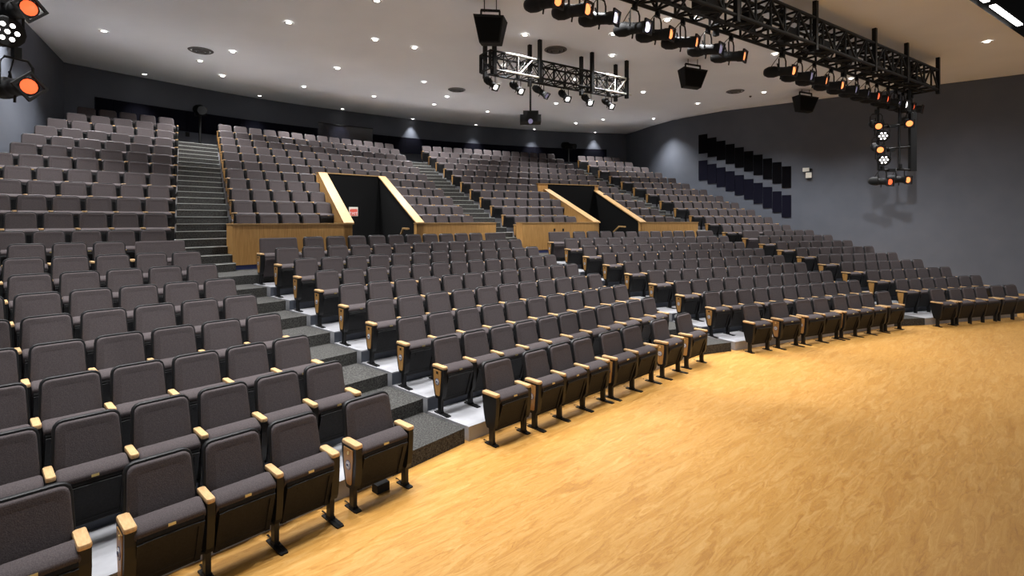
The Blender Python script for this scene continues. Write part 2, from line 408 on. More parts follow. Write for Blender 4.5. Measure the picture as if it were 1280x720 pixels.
MESH['seat_pan'] = make_pan().mesh('seat_pan', M['pan'])
b = MB(); b.box(-.024, .024, -.004, .004, -.009, .009); b.xform(Matrix.Translation((0, -.272, .560)) @ Matrix.Rotation(radians(-10), 4, 'X'))
MESH['number_plate'] = b.mesh('number_plate', M['brass'])
def arm_mesh(wd):
    o = rounded(-wd / 2, wd / 2, -.262, .0, .018, 3); b = MB()
    def rg(k, z): return [(x * (1 - k), -.131 + (y + .131) * (1 - k * .3), z) for x, y in o]
    b.rings([rg(.06, .596), rg(0, .602), rg(0, .62), rg(.1, .628)], 0, True); return b
MESH['armrest'] = arm_mesh(.060).mesh('armrest', M['maple'])
MESH['armrest_wide'] = arm_mesh(.078).mesh('armrest', M['maple'])
STP = [(-.256, .598), (-.258, .50), (-.246, .36), (-.228, .245), (-.205, .20), (-.085, .20), (-.060, .245), (-.028, .36), (-.006, .50), (.0, .598)]
def std_mesh(wd):
    b = MB(); b.xprism(STP[::-1], -wd / 2, wd / 2)
    b.box(-.02, .02, -.185, -.115, .012, .22)
    return b
MESH['standard'] = std_mesh(.054).mesh('standard', M['black'])
MESH['standard_wide'] = std_mesh(.070).mesh('standard', M['black'])
def foot_mesh(f0, f1):
    b = MB(); b.prism([(-.028, f0), (.028, f0), (.034, f0 + .03), (.034, f1), (-.034, f1), (-.034, f0 + .03)], 0, .012)
    b.box(-.026, .026, -.19, -.11, .012, .03)
    for y in (f0 + .035,): b.lathe([(.008, .012), (.008, .019), (.001, .021)], 6)
    b.v[-18:] = [(x, y + f0 + .035, z) for x, y, z in b.v[-18:]] if len(b.v) >= 18 else b.v[-18:]
    return b
MESH['foot'] = foot_mesh(-.34, -.05).mesh('foot', M['metal'])
MESH['foot_short'] = foot_mesh(-.25, -.05).mesh('foot', M['metal'])
EP = [(-.206, .572), (-.206, .50), (-.194, .37), (-.180, .255), (-.165, .238), (-.108, .238), (-.092, .255), (-.060, .37), (-.044, .50), (-.044, .572)]
MESH['end_panel'] = MB().xprism(EP[::-1], -.006, .0).mesh('end_panel', M['panelwood'])
def emblem():
    b = MB(); n = 16
    for r, x, mi in ((.045, -.009, 1), (.038, -.0105, 0), (.033, -.0115, 1), (.029, -.0125, 0)):
        rg = lambda xx: [(xx, -.128 + r * cos(2 * pi * i / n), .42 + r * sin(2 * pi * i / n)) for i in range(n)]
        b.rings([rg(-.006), rg(x)][::-1], mi, False)
    for (a, c) in (((-.016, -.014), (-.010, .015)), ((-.010, .015), (.002, -.010)), ((.002, -.010), (.010, .014)), ((.010, .014), (.018, -.008))):
        p = Vector((0, -.128 + a[0], .42 + a[1])); q = Vector((0, -.128 + c[0], .42 + c[1])); p.x = q.x = -.0125
        b.bar(p, q, .008, .004, 1)
    return b
MESH['emblem'] = emblem().mesh('emblem', [M['white'], M['navy']])
MESH['row_plate'] = MB().box(-.009, -.006, -.148, -.108, .522, .556).mesh('row_plate', M['softblack'])
b = MB(); b.lathe([(.012, -.010), (.018, -.008), (.018, -.006)], 10, 'x'); b.v = [(x, y - .128, z + .53) for x, y, z in b.v]
MESH['row_ring'] = b.mesh('row_ring', M['brass'])
b = MB(); b.tube((-.24, -.155, .20), (.24, -.155, .20), .016, 6)
MESH['hinge_bar'] = b.mesh('hinge_bar', M['metal'])
# wide bench seat
def wide_back(g, wd): return [(x / .2165 * wd / 2 if abs(x) > .02 else x, z) for x, z in back_outline(g)]
WD = DW - .12
MESH['wide_backrest'] = pad([(math.copysign(WD / 2 - (.222 - abs(x)), x), z) for x, z in back_outline(r=.025)], -.07, .05, .006, .012).mesh('backrest', M['fabric'])
MESH['wide_shell'] = pad([(math.copysign(WD / 2 - (.222 - abs(x)), x), z) for x, z in back_outline(.008, r=.025)], -.035, .04, .0, .004).mesh('back_shell', M['fabric'])
hw = WD / 2 - .005
MESH['wide_cushion'] = xloft(SEATP, [(-hw, .9), (-hw + .012, .98), (-hw + .02, 1), (hw - .02, 1), (hw - .012, .98), (hw, .9)]).mesh('seat_cushion', M['fabric'])
MESH['wide_pan'] = make_pan(hw).mesh('seat_pan', M['fabric'])

# ------------------------------------------------------------------ seat list
seats = []
def add_unit(sec, tier, row, P0, z, t0, n, wd, idx0, step, lp=True, rp=True, kind='s', front=False, lt=False, rt=False):
    """n seats from local t0 along the row; idx0/step number them from the aisle"""
    for i in range(n):
        c = P0 + TR[sec] * (t0 + (i + .5) * wd)
        seats.append(dict(sec=sec, tier=tier, row=row, p=c, z=z, w=wd, th=SECT[sec][2], idx=idx0 + step * i, kind=kind,
                          first=(i == 0), last=(i == n - 1), lp=lp and i == 0, rp=rp and i == n - 1, front=front, lt=lt and i == 0, rt=rt and i == n - 1))
A0 = .03 * S
# front row: units measured along each section (survey units)
FR = {'B': [(.09, .69, 1, 1), (.86, 2.50, 3, 0), (2.65, 3.93, 2, 0), (4.24, 4.86, 1, 0), (5.14, 5.80, 1, 2)],
      'C': [(.08, .66, 1, 1), (.97, 1.63, 1, 0), (1.85, 3.13, 2, 0), (3.28, 5.0, 3, 0), (5.12, 5.78, 1, 2)],
      'D': [(.03, .66, 1, 1), (.80, 2.45, 3, 0), (2.60, 3.85, 2, 0)],
      'A': [(-.58, .07, 1, 2), (-2.45, -.79, 3, 0), (-4.4, -2.67, 3, 0)]}
for s in 'ABCD':
    n_ = 0; tot = sum(u[2] for u in FR[s])
    for (a, b_, n, tr) in FR[s]:
        off = {'A': -.05, 'B': -.08 - .012 * a, 'C': -.06, 'D': -.05}[s] * S
        wd = (b_ - a) * S / n
        if s == 'A': i0, st = n_ + n, -1
        else: i0, st = n_ + 1, 1
        add_unit(s, 'l', 1, lo(s, 1, off), 0.0, a * S + A0, n, wd, i0, st, front=True, lp=(tr != 1), rp=(tr != 2), lt=(tr == 1), rt=(tr == 2)); n_ += n
for s in 'ABCD':
    for k in range(2, 10):
        P0 = lo(s, k); z = (k - 1) * RISE; t0, t1 = lrange(s, k)
        if s in 'BC':
            L = t1 - t0 - A0
            if k < 9: add_unit(s, 'l', k, P0, z, A0, LNUM[k], L / LNUM[k], 1, 1)
            else:
                add_unit(s, 'l', k, P0, z, A0, 1, DW, 1, 1, kind='d', rp=False)
                add_unit(s, 'l', k, P0, z, A0 + DW + .04, 10, (L - 2 * DW - .08) / 10, 2, 1, lp=False, rp=False)
                add_unit(s, 'l', k, P0, z, A0 + L - DW, 1, DW, 12, 1, kind='d', lp=False)
        elif s == 'A':
            wd = .5537 * S
            if k < 9: add_unit(s, 'l', k, P0, z, A0 - 7 * wd, 7, wd, 7, -1)
            else:
                add_unit(s, 'l', k, P0, z, A0 - DW, 1, DW, 1, 1, kind='d', lp=False)
                add_unit(s, 'l', k, P0, z, A0 - DW - .04 - 5 * wd, 5, wd, 6, -1, rp=False)
        else:
            wd = .5545 * S
            if k < 9: add_unit(s, 'l', k, P0, z, A0, 7, wd, 1, 1)
            else:
                add_unit(s, 'l', k, P0, z, A0, 1, DW, 1, 1, kind='d', rp=False)
                add_unit(s, 'l', k, P0, z, A0 + DW + .12, 5, wd, 2, 1, lp=False)
UN = [7, 7, 7, 7, 7, 7, 6, 6, 6, 6, 5, 5]
for s in 'ABCD':
    for k in range(0 if s in 'AD' else 1, 12):
        P0 = up(s, k); z = upz(k); q0, q1 = urange(s, k)
        if s in 'BC':
            wd = (q1 - 2 * A0) / 14
            if k > 5: add_unit(s, 'u', k, P0, z, A0, 14, wd, 1, 1)
            else:
                ls = (up(s, k) - up(s, 1)).dot(TR[s]); nn = (k - 1) * UP
                tl = port_t(s, nn + RIS * US * .3, 'l') - .16 - ls; tr_ = port_t(s, nn + RIS * US * .3, 'r') + .16 - ls
                nl = int((tl - A0) / wd + .12); nr_ = int((q1 - tr_) / wd + .12)
                add_unit(s, 'u', k, P0, z, A0, nl, wd, 1, 1, rp=False)
                add_unit(s, 'u', k, P0, z, A0 + (14 - nr_) * wd, nr_, wd, 15 - nr_, 1, lp=False)
        else:
            n = UN[k]; wd = (q1 - q0 - 2 * A0) / n
            if s == 'A': add_unit(s, 'u', k, P0, z, q0, n, wd, n, -1)
            else: add_unit(s, 'u', k, P0, z, A0, n, wd, 1, 1)
def proj(p, z): return CX + F * p.x / p.y, HOR + F * (H - z) / p.y
def visible(e):
    if e['p'].y < .8: return False
    u, v = proj(e['p'], e['z'] + .8); m = F / e['p'].y * .35
    return -m < u < 1280 + m and v < 720 + m * 1.6
seats = [e for e in seats if visible(e)]
seats.sort(key=lambda e: e['p'].length)
near, far = seats[:300], seats[300:]
SIDE = {'A': 'left of nearest stair aisle', 'B': 'right of nearest stair aisle', 'C': 'right of middle stair aisle', 'D': 'right of farthest stair aisle'}
def seat_label(e):
    rowt = f"{ORD[e['row']]} row from stage" if e['tier'] == 'l' else (f"{ORD[e['row']]} row above cross aisle" if e['row'] else 'row directly on cross aisle')
    kind = 'wide charcoal upholstered bench seat' if e['kind'] == 'd' else 'charcoal folding theatre seat'
    return f"{kind}, {rowt}, {ORD[e['idx']]} seat {SIDE[e['sec']]}"
for e in near:
    r = thing('auditorium_seat', seat_label(e), 'theatre seat', (e['p'].x, e['p'].y, e['z']), e['th'], 'charcoal folding seats of the auditorium')
    sx = e['w'] / W0 if e['kind'] == 's' else 1.0
    hwid = e['w'] / 2
    def part(name, key, x=0.0, parent=r, sc=1.0, flip=False):
        o = obj(name, MESH[key], parent); o.location = (x, 0, 0); o.scale = (-sc if flip else sc, 1, 1); return o
    wide = e['kind'] == 'd'
    bk = part('backrest', 'wide_backrest' if wide else 'backrest', sc=sx); part('back_shell', 'wide_shell' if wide else 'back_shell', parent=bk)
    cu = part('seat_cushion', 'wide_cushion' if wide else 'seat_cushion', sc=sx)
    pn = part('seat_pan', 'wide_pan' if wide else 'seat_pan', sc=sx)
    if not wide: part('number_plate', 'number_plate', parent=pn)
    if not wide: part('hinge_bar', 'hinge_bar', sc=sx)
    ft = 'foot_short' if e['front'] and (e['lt'] or e['rt']) else 'foot'
    def side(x, panel, flip, transfer):
        endw = e['front'] and (panel or transfer)
        stn = part('standard', 'standard_wide' if panel else 'standard', x)
        part('foot', ft, parent=stn)
        part('armrest', 'armrest_wide' if endw or panel else 'armrest', x)
        if panel:
            ep = part('end_panel', 'end_panel', x + (.035 if flip else -.035), flip=flip)
            part('emblem', 'emblem', parent=ep); part('row_plate' if not e['front'] else 'row_ring', 'row_plate' if not e['front'] else 'row_ring', parent=ep)
    side(-hwid + (.018 if e['lp'] else 0), e['lp'], False, e['lt'])
    if e['last']: side(hwid - (.018 if e['rp'] else 0), e['rp'], True, e['rt'])
# the seats further up: one object
def low_seat(e):
    b = MB(); sx = e['w'] / W0 if e['kind'] == 's' else 1.0; wide = e['kind'] == 'd'; hwid = e['w'] / 2
    hb, ht = (.225 * sx, .205 * sx) if not wide else (WD / 2, WD / 2 - .01)
    def slab(g, y0, y1, mi, dz=0.0):
        o = [(-hb - g, .40), (hb + g, .40), (ht + g + .006, .850 + g), (ht + g - .03, .902 + g), (-ht - g + .03, .902 + g), (-ht - g - .006, .850 + g)]
        b.rings([[(x, y1 + (z - .4) * RC, z) for x, z in o], [(x, y0 + (z - .4) * RC, z) for x, z in o], [(x * .93, y0 - .012 + (z - .4) * RC, .66 + (z - .66) * .95) for x, z in o]], mi, False)
    slab(0, -.06, -.02, 0); slab(.012, -.03, .0, 1)
    hs = .21 * sx if not wide else WD / 2
    b.xprism([(-.112, .165), (-.06, .24), (-.09, .58), (-.14, .622), (-.262, .582), (-.272, .558), (-.262, .528)][::-1], -hs, hs, 0)
    b.xprism([(-.274, .515), (-.262, .54), (-.11, .16), (-.152, .155)], -hs, hs, 0 if wide else 3)
    def side(x, panel, flip):
        b.box(x - .03, x + .03, -.262, 0, .598, .627, 2)
        b.xprism([(-.255, .598), (-.262, .5), (-.2, .2), (-.1, .2), (.0, .5), (.0, .598)][::-1], x - .026, x + .026, 1)
        b.box(x - .02, x + .02, -.185, -.115, 0, .2, 1)
        if panel:
            xo = x + (.027 if flip else -.027); q = (xo, xo + .004) if flip else (xo - .004, xo)
            b.xprism([(-.206, .572), (-.206, .5), (-.175, .24), (-.1, .24), (-.044, .5), (-.044, .572)][::-1], *q, 4)
    side(-hwid, e['lp'], False)
    if e['last']: side(hwid, e['rp'], True)
    m = Matrix.Translation((e['p'].x, e['p'].y, e['z'])) @ Matrix.Rotation(e['th'], 4, 'Z')
    return b.xform(m)
b = MB()
for e in far:
    q = low_seat(e); o = len(b.v); b.v += q.v; b.f += [tuple(i + o for i in f) for f in q.f]; b.mi += q.mi; b.sm += q.sm
tag(b.build('auditorium_seats', [M['fabric'], M['black'], M['maple'], M['pan'], M['panelwood']]),
    'remaining charcoal folding seats in the far rows of the upper tier', 'theatre seats', kind='stuff')

# ------------------------------------------------------------------ exit portals with oak parapets
ZP = 2.85 * S
def quadprism(P, z0, z1): return MB().prism([(p.x, p.y) for p in P], z0, z1)
for s, lab, lend_u, rend_u in (('B', 'oak walled exit ramp opening between nearest and middle stair aisles', 291, 620), ('C', 'oak walled exit ramp opening between middle and farthest stair aisles', 653, 872.5)):
    P = PORT[s]; th = .14; tL = t_at(s, PN0, lend_u); tR = t_at(s, PN0, rend_u)
    r = thing('exit_portal', lab, 'exit ramp', xy4(pt(s, PN0, P['lf']), ZC9), 0, 'oak exit portals')
    inv = Matrix.Translation(-Vector(xy4(pt(s, PN0, P['lf']), ZC9)))
    def bp(b, name, m, parent=r): b.xform(inv); return b.build(name, m, parent)
    def slab(t0, t1, n0, n1): return [pt(s, n0, t0), pt(s, n0, t1), pt(s, n1, t1), pt(s, n1, t0)]
    z0 = ZC9
    for (a, c) in ((tL, P['lf']), (P['rf'], tR)):
        fp = bp(quadprism(slab(a, c, PN0, PN0 + th), z0 + .10, ZP - .03), 'front_panel', M['oak'])
        bp(quadprism(slab(a + .01, c - .01, PN0 + .015, PN0 + th), z0, z0 + .10), 'kick_base', M['navy'])
        bp(quadprism(slab(a - .015, c + .015, PN0 - .025, PN0 + th + .01), ZP - .03, ZP), 'cap_rail', M['oakcap'])
    # end returns of the parapet, along the aisles
    for t_, sg in ((tL, 1), (tR, -1)):
        bp(quadprism(slab(min(t_, t_ + sg * .12), max(t_, t_ + sg * .12), PN0 + th, PN0 + th + .35), z0 + .02, ZP - .03), 'end_return', M['oak'])
        bp(quadprism(slab(min(t_, t_ + sg * .12) - .01, max(t_, t_ + sg * .12) + .01, PN0 + th, PN0 + th + .36), ZP - .03, ZP), 'cap_rail', M['oakcap'])
    ZB = (4.63 if s == 'B' else 4.38) * S
    def slope_wall(fi, bi, fo, bo, zf, zb, z0f, m, name):     # wall between inner and outer lines, top sloping
        A, B_, C_, D_ = pt(s, PN0, fi), pt(s, PN1, bi), pt(s, PN1, bo), pt(s, PN0, fo)
        b = MB(); b.add([xy4(A, z0f), xy4(B_, z0f), xy4(C_, z0f), xy4(D_, z0f), xy4(A, zf), xy4(B_, zb), xy4(C_, zb), xy4(D_, zf)],
                        [(3, 2, 1, 0), (4, 5, 6, 7), (0, 1, 5, 4), (1, 2, 6, 5), (2, 3, 7, 6), (3, 0, 4, 7)])
        bmx = b; return bp(bmx, name, m)
    for fi, bi, sg in ((P['lf'], P['lb'], -1), (P['rf'], P['rb'], 1)):
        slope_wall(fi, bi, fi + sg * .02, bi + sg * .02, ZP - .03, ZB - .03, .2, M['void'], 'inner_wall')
        slope_wall(fi + sg * .021, bi + sg * .021, fi + sg * .23, bi + sg * .23, ZP - .032, ZB - .032, .2, M['oak'], 'side_wall')
        slope_wall(fi - sg * .03, bi - sg * .03, fi + sg * .19, bi + sg * .19, ZP + .012, ZB + .012, ZP - .1, M['oakcap'], 'cap_rail') if False else None
        A, B_, C_, D_ = pt(s, PN0 - .02, fi - sg * .04), pt(s, PN1, bi - sg * .04), pt(s, PN1, bi + sg * .25), pt(s, PN0 - .02, fi + sg * .25)
        b = MB(); b.add([xy4(A, ZP - .028), xy4(B_, ZB - .028), xy4(C_, ZB - .028), xy4(D_, ZP - .028), xy4(A, ZP + .012), xy4(B_, ZB + .012), xy4(C_, ZB + .012), xy4(D_, ZP + .012)],
                        [(3, 2, 1, 0), (4, 5, 6, 7), (0, 1, 5, 4), (1, 2, 6, 5), (2, 3, 7, 6), (3, 0, 4, 7)])
        bp(b, 'cap_rail', M['oakcap'])
    ZK = 4.64 * S
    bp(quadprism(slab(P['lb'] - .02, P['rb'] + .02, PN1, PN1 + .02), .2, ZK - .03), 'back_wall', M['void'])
    xl = .24 if s == 'B' else .50
    bp(quadprism(slab(P['lb'] - xl, P['rb'] + .22, PN1 + .021, PN1 + .16), 2.2, ZK - .03), 'back_parapet', M['oak'])
    bp(quadprism(slab(P['lb'] - xl - .02, P['rb'] + .24, PN1 - .02, PN1 + .18), ZK - .03, ZK), 'cap_rail', M['oakcap'])
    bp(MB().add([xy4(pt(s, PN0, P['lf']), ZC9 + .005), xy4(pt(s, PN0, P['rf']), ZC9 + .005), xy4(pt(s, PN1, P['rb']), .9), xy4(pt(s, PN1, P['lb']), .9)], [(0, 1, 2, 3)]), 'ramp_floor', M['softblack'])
    if s == 'C':
        for u in (692, 703):
            p = on_line(u, pt(s, PN0 - .004, 0), TR[s]); zz = H - (287.5 - HOR) * p.y / F; q = p + TR[s] * .07
            b = MB(); b.prism([(x.x, x.y) for x in (p - NR[s] * .004, q - NR[s] * .004, q + NR[s] * .02, p + NR[s] * .02)], zz - .05, zz + .05); bp(b, 'wall_slot', M['softblack'])
    hu, hv, hn = ((500, 297), (504, 285.5), (511, 286)) if s == 'B' else ((767, 290), (774, 283), (782, 283.5))
    b = MB(); q = []
    for (u, v), n in ((hu, PN0 + 1.0), (hv, PN0 + .35), (hn, PN0 + .12)):
        p = on_line(u, pt(s, n, 0), TR[s]); q.append(Vector((p.x, p.y, H - (v - HOR) * p.y / F)))
    b.bar(q[0], q[1], .05, .05); b.bar(q[1], q[2], .06, .05); bp(b, 'handrail', M['oakcap'])
# red and white sign on the back of the first portal
sp = on_line(442, pt('B', PN0 + 2.6, 0), TR['B']); sz = H - (264.5 - HOR) * sp.y / F
sg = thing('exit_sign', 'small red and white exit sign inside the nearer oak exit portal', 'sign', (sp.x, sp.y, sz), SECT['B'][2])
hw_, hh = .125 * sp.y / 14, .125 * sp.y / 14
MB().box(-hw_, hw_, 0, .03, -hh, hh).build('frame', M['offwhite'], sg)
face = MB().box(-hw_ * .9, hw_ * .9, -.004, 0, -hh * .9, hh * .42).build('face', M['red'], sg)
MB().box(-hw_ * .7, hw_ * .85, -.004, 0, hh * .5, hh * .62).build('red_line', M['red'], sg)
def letters(txt, parent, m, size, y, z, ext=.002):
    cu = D.curves.new('lettering', 'FONT'); cu.body = txt; cu.size = size; cu.extrude = ext; cu.align_x = 'CENTER'
    t = D.objects.new('lettering', cu); C.objects.link(t); bpy.context.view_layer.update()
    me = D.meshes.new_from_object(t.evaluated_get(bpy.context.evaluated_depsgraph_get())); D.objects.remove(t); me.materials.clear(); me.materials.append(m)
    o = obj('lettering', me, parent, (0, y, z)); o.rotation_euler = (pi / 2, 0, 0); return o
letters('EXIT', sg, M['white'], .13, -.006, -hh * .7)

# ------------------------------------------------------------------ dark band along the back wall, control booth window
def band_pts(u0, u1, n=24):
    out = []
    for i in range(n + 1):
        h = wall_hit(u0 + (u1 - u0) * i / n, backS)
        if h: out.append((h[0], h[1]))
    return out
def zt(u, v): h = wall_hit(u, backS)[0]; return H + (HOR - v) * h.y / F
zb1, zb0 = (zt(118, 121) + zt(755, 187)) / 2, zt(222, 163)
bd = thing('acoustic_panel_run', 'black navy acoustic panels in a band along the back wall', 'wall panels', (0, 0, 0))
bp_ = band_pts(118, 758, 28)
for (p, d), (q, e) in zip(bp_, bp_[1:]):
    n1 = Vector((d.y, -d.x)); dd = (q - p).normalized(); a = p + dd * .004; c = q - dd * .004
    MB().prism([(x.x, x.y) for x in (a + n1 * .05, c + n1 * .05, c + n1 * .005, a + n1 * .005)], zb0, zb1).build('acoustic_panel', M['darkband'], bd)
h0 = wall_hit(397, backS)[0]; h1 = wall_hit(465, backS)[0]; dd = (h1 - h0).normalized(); n1 = Vector((dd.y, -dd.x))
bw = thing('window_1', None, None, (0, 0, 0)); bw['kind'] = 'structure'
za, zbm = zt(430, 178), zt(430, 158)
MB().prism([(x.x, x.y) for x in (h0 + n1 * .10, h1 + n1 * .10, h1 + n1 * .06, h0 + n1 * .06)], za, zbm).build('window_pane', M['booth'], bw)
for a, c, z0, z1 in ((h0, h1, zbm, zbm + .04), (h0, h1, za - .04, za)):
    MB().prism([(x.x, x.y) for x in (a + n1 * .13, c + n1 * .13, c + n1 * .05, a + n1 * .05)], z0, z1).build('window_frame', M['softblack'], bw)

# ------------------------------------------------------------------ stepped acoustic panels and emergency light on the right wall
eu = [873.4, 884.6, 895.8, 907, 918.5, 930, 941.9, 953.5, 965.4, 977.2, 989.2]
k_ = 1 / 4.923
bands = ((([40, 60, 80, 100, 120, 143, 165, 188, 211, 236], [157, 178, 198, 220, 243, 267, 290, 315, 342, 369]), 'upper stepped band of ten black felt panels on right wall', 'panel_black'),
         (([200, 222, 243, 266, 290, 314, 338, 363, 390, 413], [320, 342, 364, 388, 412, 438, 465, 492, 520, 550]), 'lower stepped band of ten navy felt panels on right wall', 'panel_navy'))
for (tops, bots), lab, mk in bands:
    r = thing('stepped_wall_panels', lab, 'wall panels')
    for i in range(10):
        a, d = wall_hit(eu[i], rightS); c, d2 = wall_hit(eu[i + 1], rightS); dd = (c - a).normalized(); n1 = Vector((dd.y, -dd.x)); Yc = (a.y + c.y) / 2
        z1 = H + (HOR - (160 + tops[i] * k_)) * Yc / F; z0 = H + (HOR - (160 + bots[i] * k_)) * Yc / F
        a = a + dd * .006; c = c - dd * .006
        MB().prism([(x.x, x.y) for x in (a + n1 * .03, c + n1 * .03, c + n1 * .005, a + n1 * .005)], z0, z1).build('acoustic_panel', M[mk], r)
p, d = wall_hit(1009, rightS); n1 = Vector((d.y, -d.x)); px_ = F / p.y
em = thing('emergency_light', 'cream emergency light unit on right wall beside stepped panels', 'emergency light', xy4(p + n1 * .02, H + (HOR - 216) / px_), atan2(d.y, d.x))
g = 1 / px_
MB().box(-4.5 * g, 2.5 * g, -.12, 0, 1.5 * g, 6.0 * g).build('lamp_head', M['offwhite'], em)
MB().box(-1.3 * g, 5 * g, -.10, 0, -6.5 * g, 0).build('battery_box', M['offwhite'], em)
MB().box(2.6 * g, 5.5 * g, -.08, 0, 2 * g, 5 * g).build('side_bracket', M['softblack'], em)
# wall plates on the low wall at the top of the nearest stairs
p, d = wall_hit(234, backS); n1 = Vector((d.y, -d.x))
tag(MB().box(-.07, .07, -.03, 0, -.09, .09).build('wall_outlet', M['softblack'], None, loc=xy4(p + n1 * .005, zt(234, 168)), rz=atan2(d.y, d.x)), 'small black outlet box on wall at top of nearest stairs', 'outlet')

# ------------------------------------------------------------------ ceiling fittings
def over(x, y): y *= S; x *= S; return CX + F * x / y, HOR - F * (ZCEIL - H) / y
DL = [[(181, 92), (324.5, 119), (428, 135.5), (516, 148), (595, 155.5), (668, 161), (744, 165)],
      [(278, 94.5), (380, 108), (467.5, 120), (542.5, 130), (609.5, 139), (720, 154), (754, 149), (817, 148)],
      [(250, 75.5), (422, 85), (530, 102), (559, 120.5), (695, 129), (804, 115), (872, 129)],
      [(130, 38), (291, 64), (469, 49), (518, 59), (629, 81), (718, 99), (955, 115), (981, 100)],
      [(361, 27.5), (471, 0), (656, 43), (765, 69), (767, 42), (834, 24.5), (969, 67), (1064, 97.5), (1234, 51.5)],
      [over(*p) for p in ((-12.6, 13.4), (-11.2, 11.3), (-9.4, 11.4), (-8.5, 7.2), (-6, 8), (-3.6, 8.6), (-1.2, 9.6), (1.5, 11), (4.2, 12.7))],  # this and the next arc: unseen downlights, added to light seats, floor and wall
      [over(*p) for p in ((-6.5, 4.5), (-4.2, 4.6), (-2.2, 5.4), (-.2, 7), (2, 8.2), (6.6, 11.2), (9.2, 12.4))]]
ring_m = MB().lathe([(.12, 0), (.115, -.012), (.085, -.014), (.075, .0)], 16, cap=False).mesh('trim_ring', M['trimring'])
lamp_m = MB().lathe([(.066, -.004), (.05, -.011), (.001, -.014)], 14).mesh('lamp', M['lamp'])
lightd = D.lights.new('downlight_beam', 'SPOT'); lightd.energy = DOWN_W; lightd.spot_size = radians(112); lightd.spot_blend = 1.0
lightd.shadow_soft_size = .08; lightd.color = (.98, .985, 1.0)
house = lightd.copy(); house.energy = DOWN_W * 1.12; house.spot_size = radians(84); house.spot_blend = 1.0
wash = lightd.copy(); wash.energy = DOWN_W * .26; wash.spot_size = radians(70); wash.spot_blend = .9
for bi, band in enumerate(DL):
    band = sorted(band)
    for i, (u, v) in enumerate(band):
        p = ceilpt(u, v)
        r = thing('recessed_downlight', f'small recessed ceiling downlight, {ORD[i + 1]} from left in {ORD[bi + 1]} arc from back wall', 'downlight', (p.x, p.y, ZCEIL - .02), 0, 'recessed ceiling downlights')
        obj('trim_ring', ring_m, r); obj('lamp', lamp_m, r)
        l = D.objects.new('lamp_light', wash if bi == 0 else (house if bi > 4 else lightd)); C.objects.link(l); l.parent = r; l.location = (0, 0, -.05)
for i, (u, v, lab) in enumerate(((251, 63, 'above the nearest stair aisle'), (571, 112, 'left of the small truss'), (694.5, 62, 'behind the small truss'), (919, 114, 'between the two right hanging loudspeakers'))):
    p = ceilpt(u, v); r = thing('ceiling_vent', 'round dark ceiling air diffuser ' + lab, 'air vent', (p.x, p.y, ZCEIL - .03), 0, 'round ceiling air diffusers')
    MB().lathe([(.36, .05), (.36, .02), (.30, -.01), (.29, .02)], 24, cap=False).build('outer_ring', M['vent'], r)
    MB().lathe([(.24, .02), (.23, -.02), (.17, -.04), (.165, .0)], 24, cap=False).build('middle_ring', M['vent'], r)
    MB().lathe([(.11, .0), (.10, -.05), (.001, -.055)], 20).build('center_cone', M['vent'], r)
    MB().lathe([(.34, .03), (.34, .04)], 24).build('throat', M['ventdark'], r)
p = ceilpt(938, 120)
tag(MB().lathe([(.05, 0), (.05, -.03), (.02, -.06)], 12).build('smoke_detector', M['vent'], None, loc=(p.x, p.y, ZCEIL)), 'small grey detector on ceiling right of air diffuser', 'smoke detector')

# linear stage house lamps just beyond the ceiling edge
e0 = stA; LM = []
for i, off in enumerate((-9.0, -6.2, -3.4, -.6, 2.2)):
    c = stA + stD * off + stN * .16
    r = thing('linear_lamp', f'bright linear lamp along the stage ceiling edge, {ORD[5 - i]} from right', 'linear lamp', (c.x, c.y, ZCEIL + .06), atan2(stD.y, stD.x), 'linear lamps at the ceiling edge')
    MB().box(-1.2, 1.2, -.07, .07, .0, .05).build('housing', M['softblack'], r)
    MB().box(-1.18, 1.18, -.06, .06, -.03, .0).build('tube', M['linear'], r)
    ld = D.lights.new('linear_beam', 'AREA'); ld.shape = 'RECTANGLE'; ld.size = 2.3; ld.size_y = .3; ld.energy = STAGE_W; ld.color = (1, .93, .84); ld.spread = radians(170)
    l = D.objects.new('lamp_light', ld); C.objects.link(l); l.parent = r; l.location = (0, 0, -.06); l.rotation_euler = (0, 0, 0)

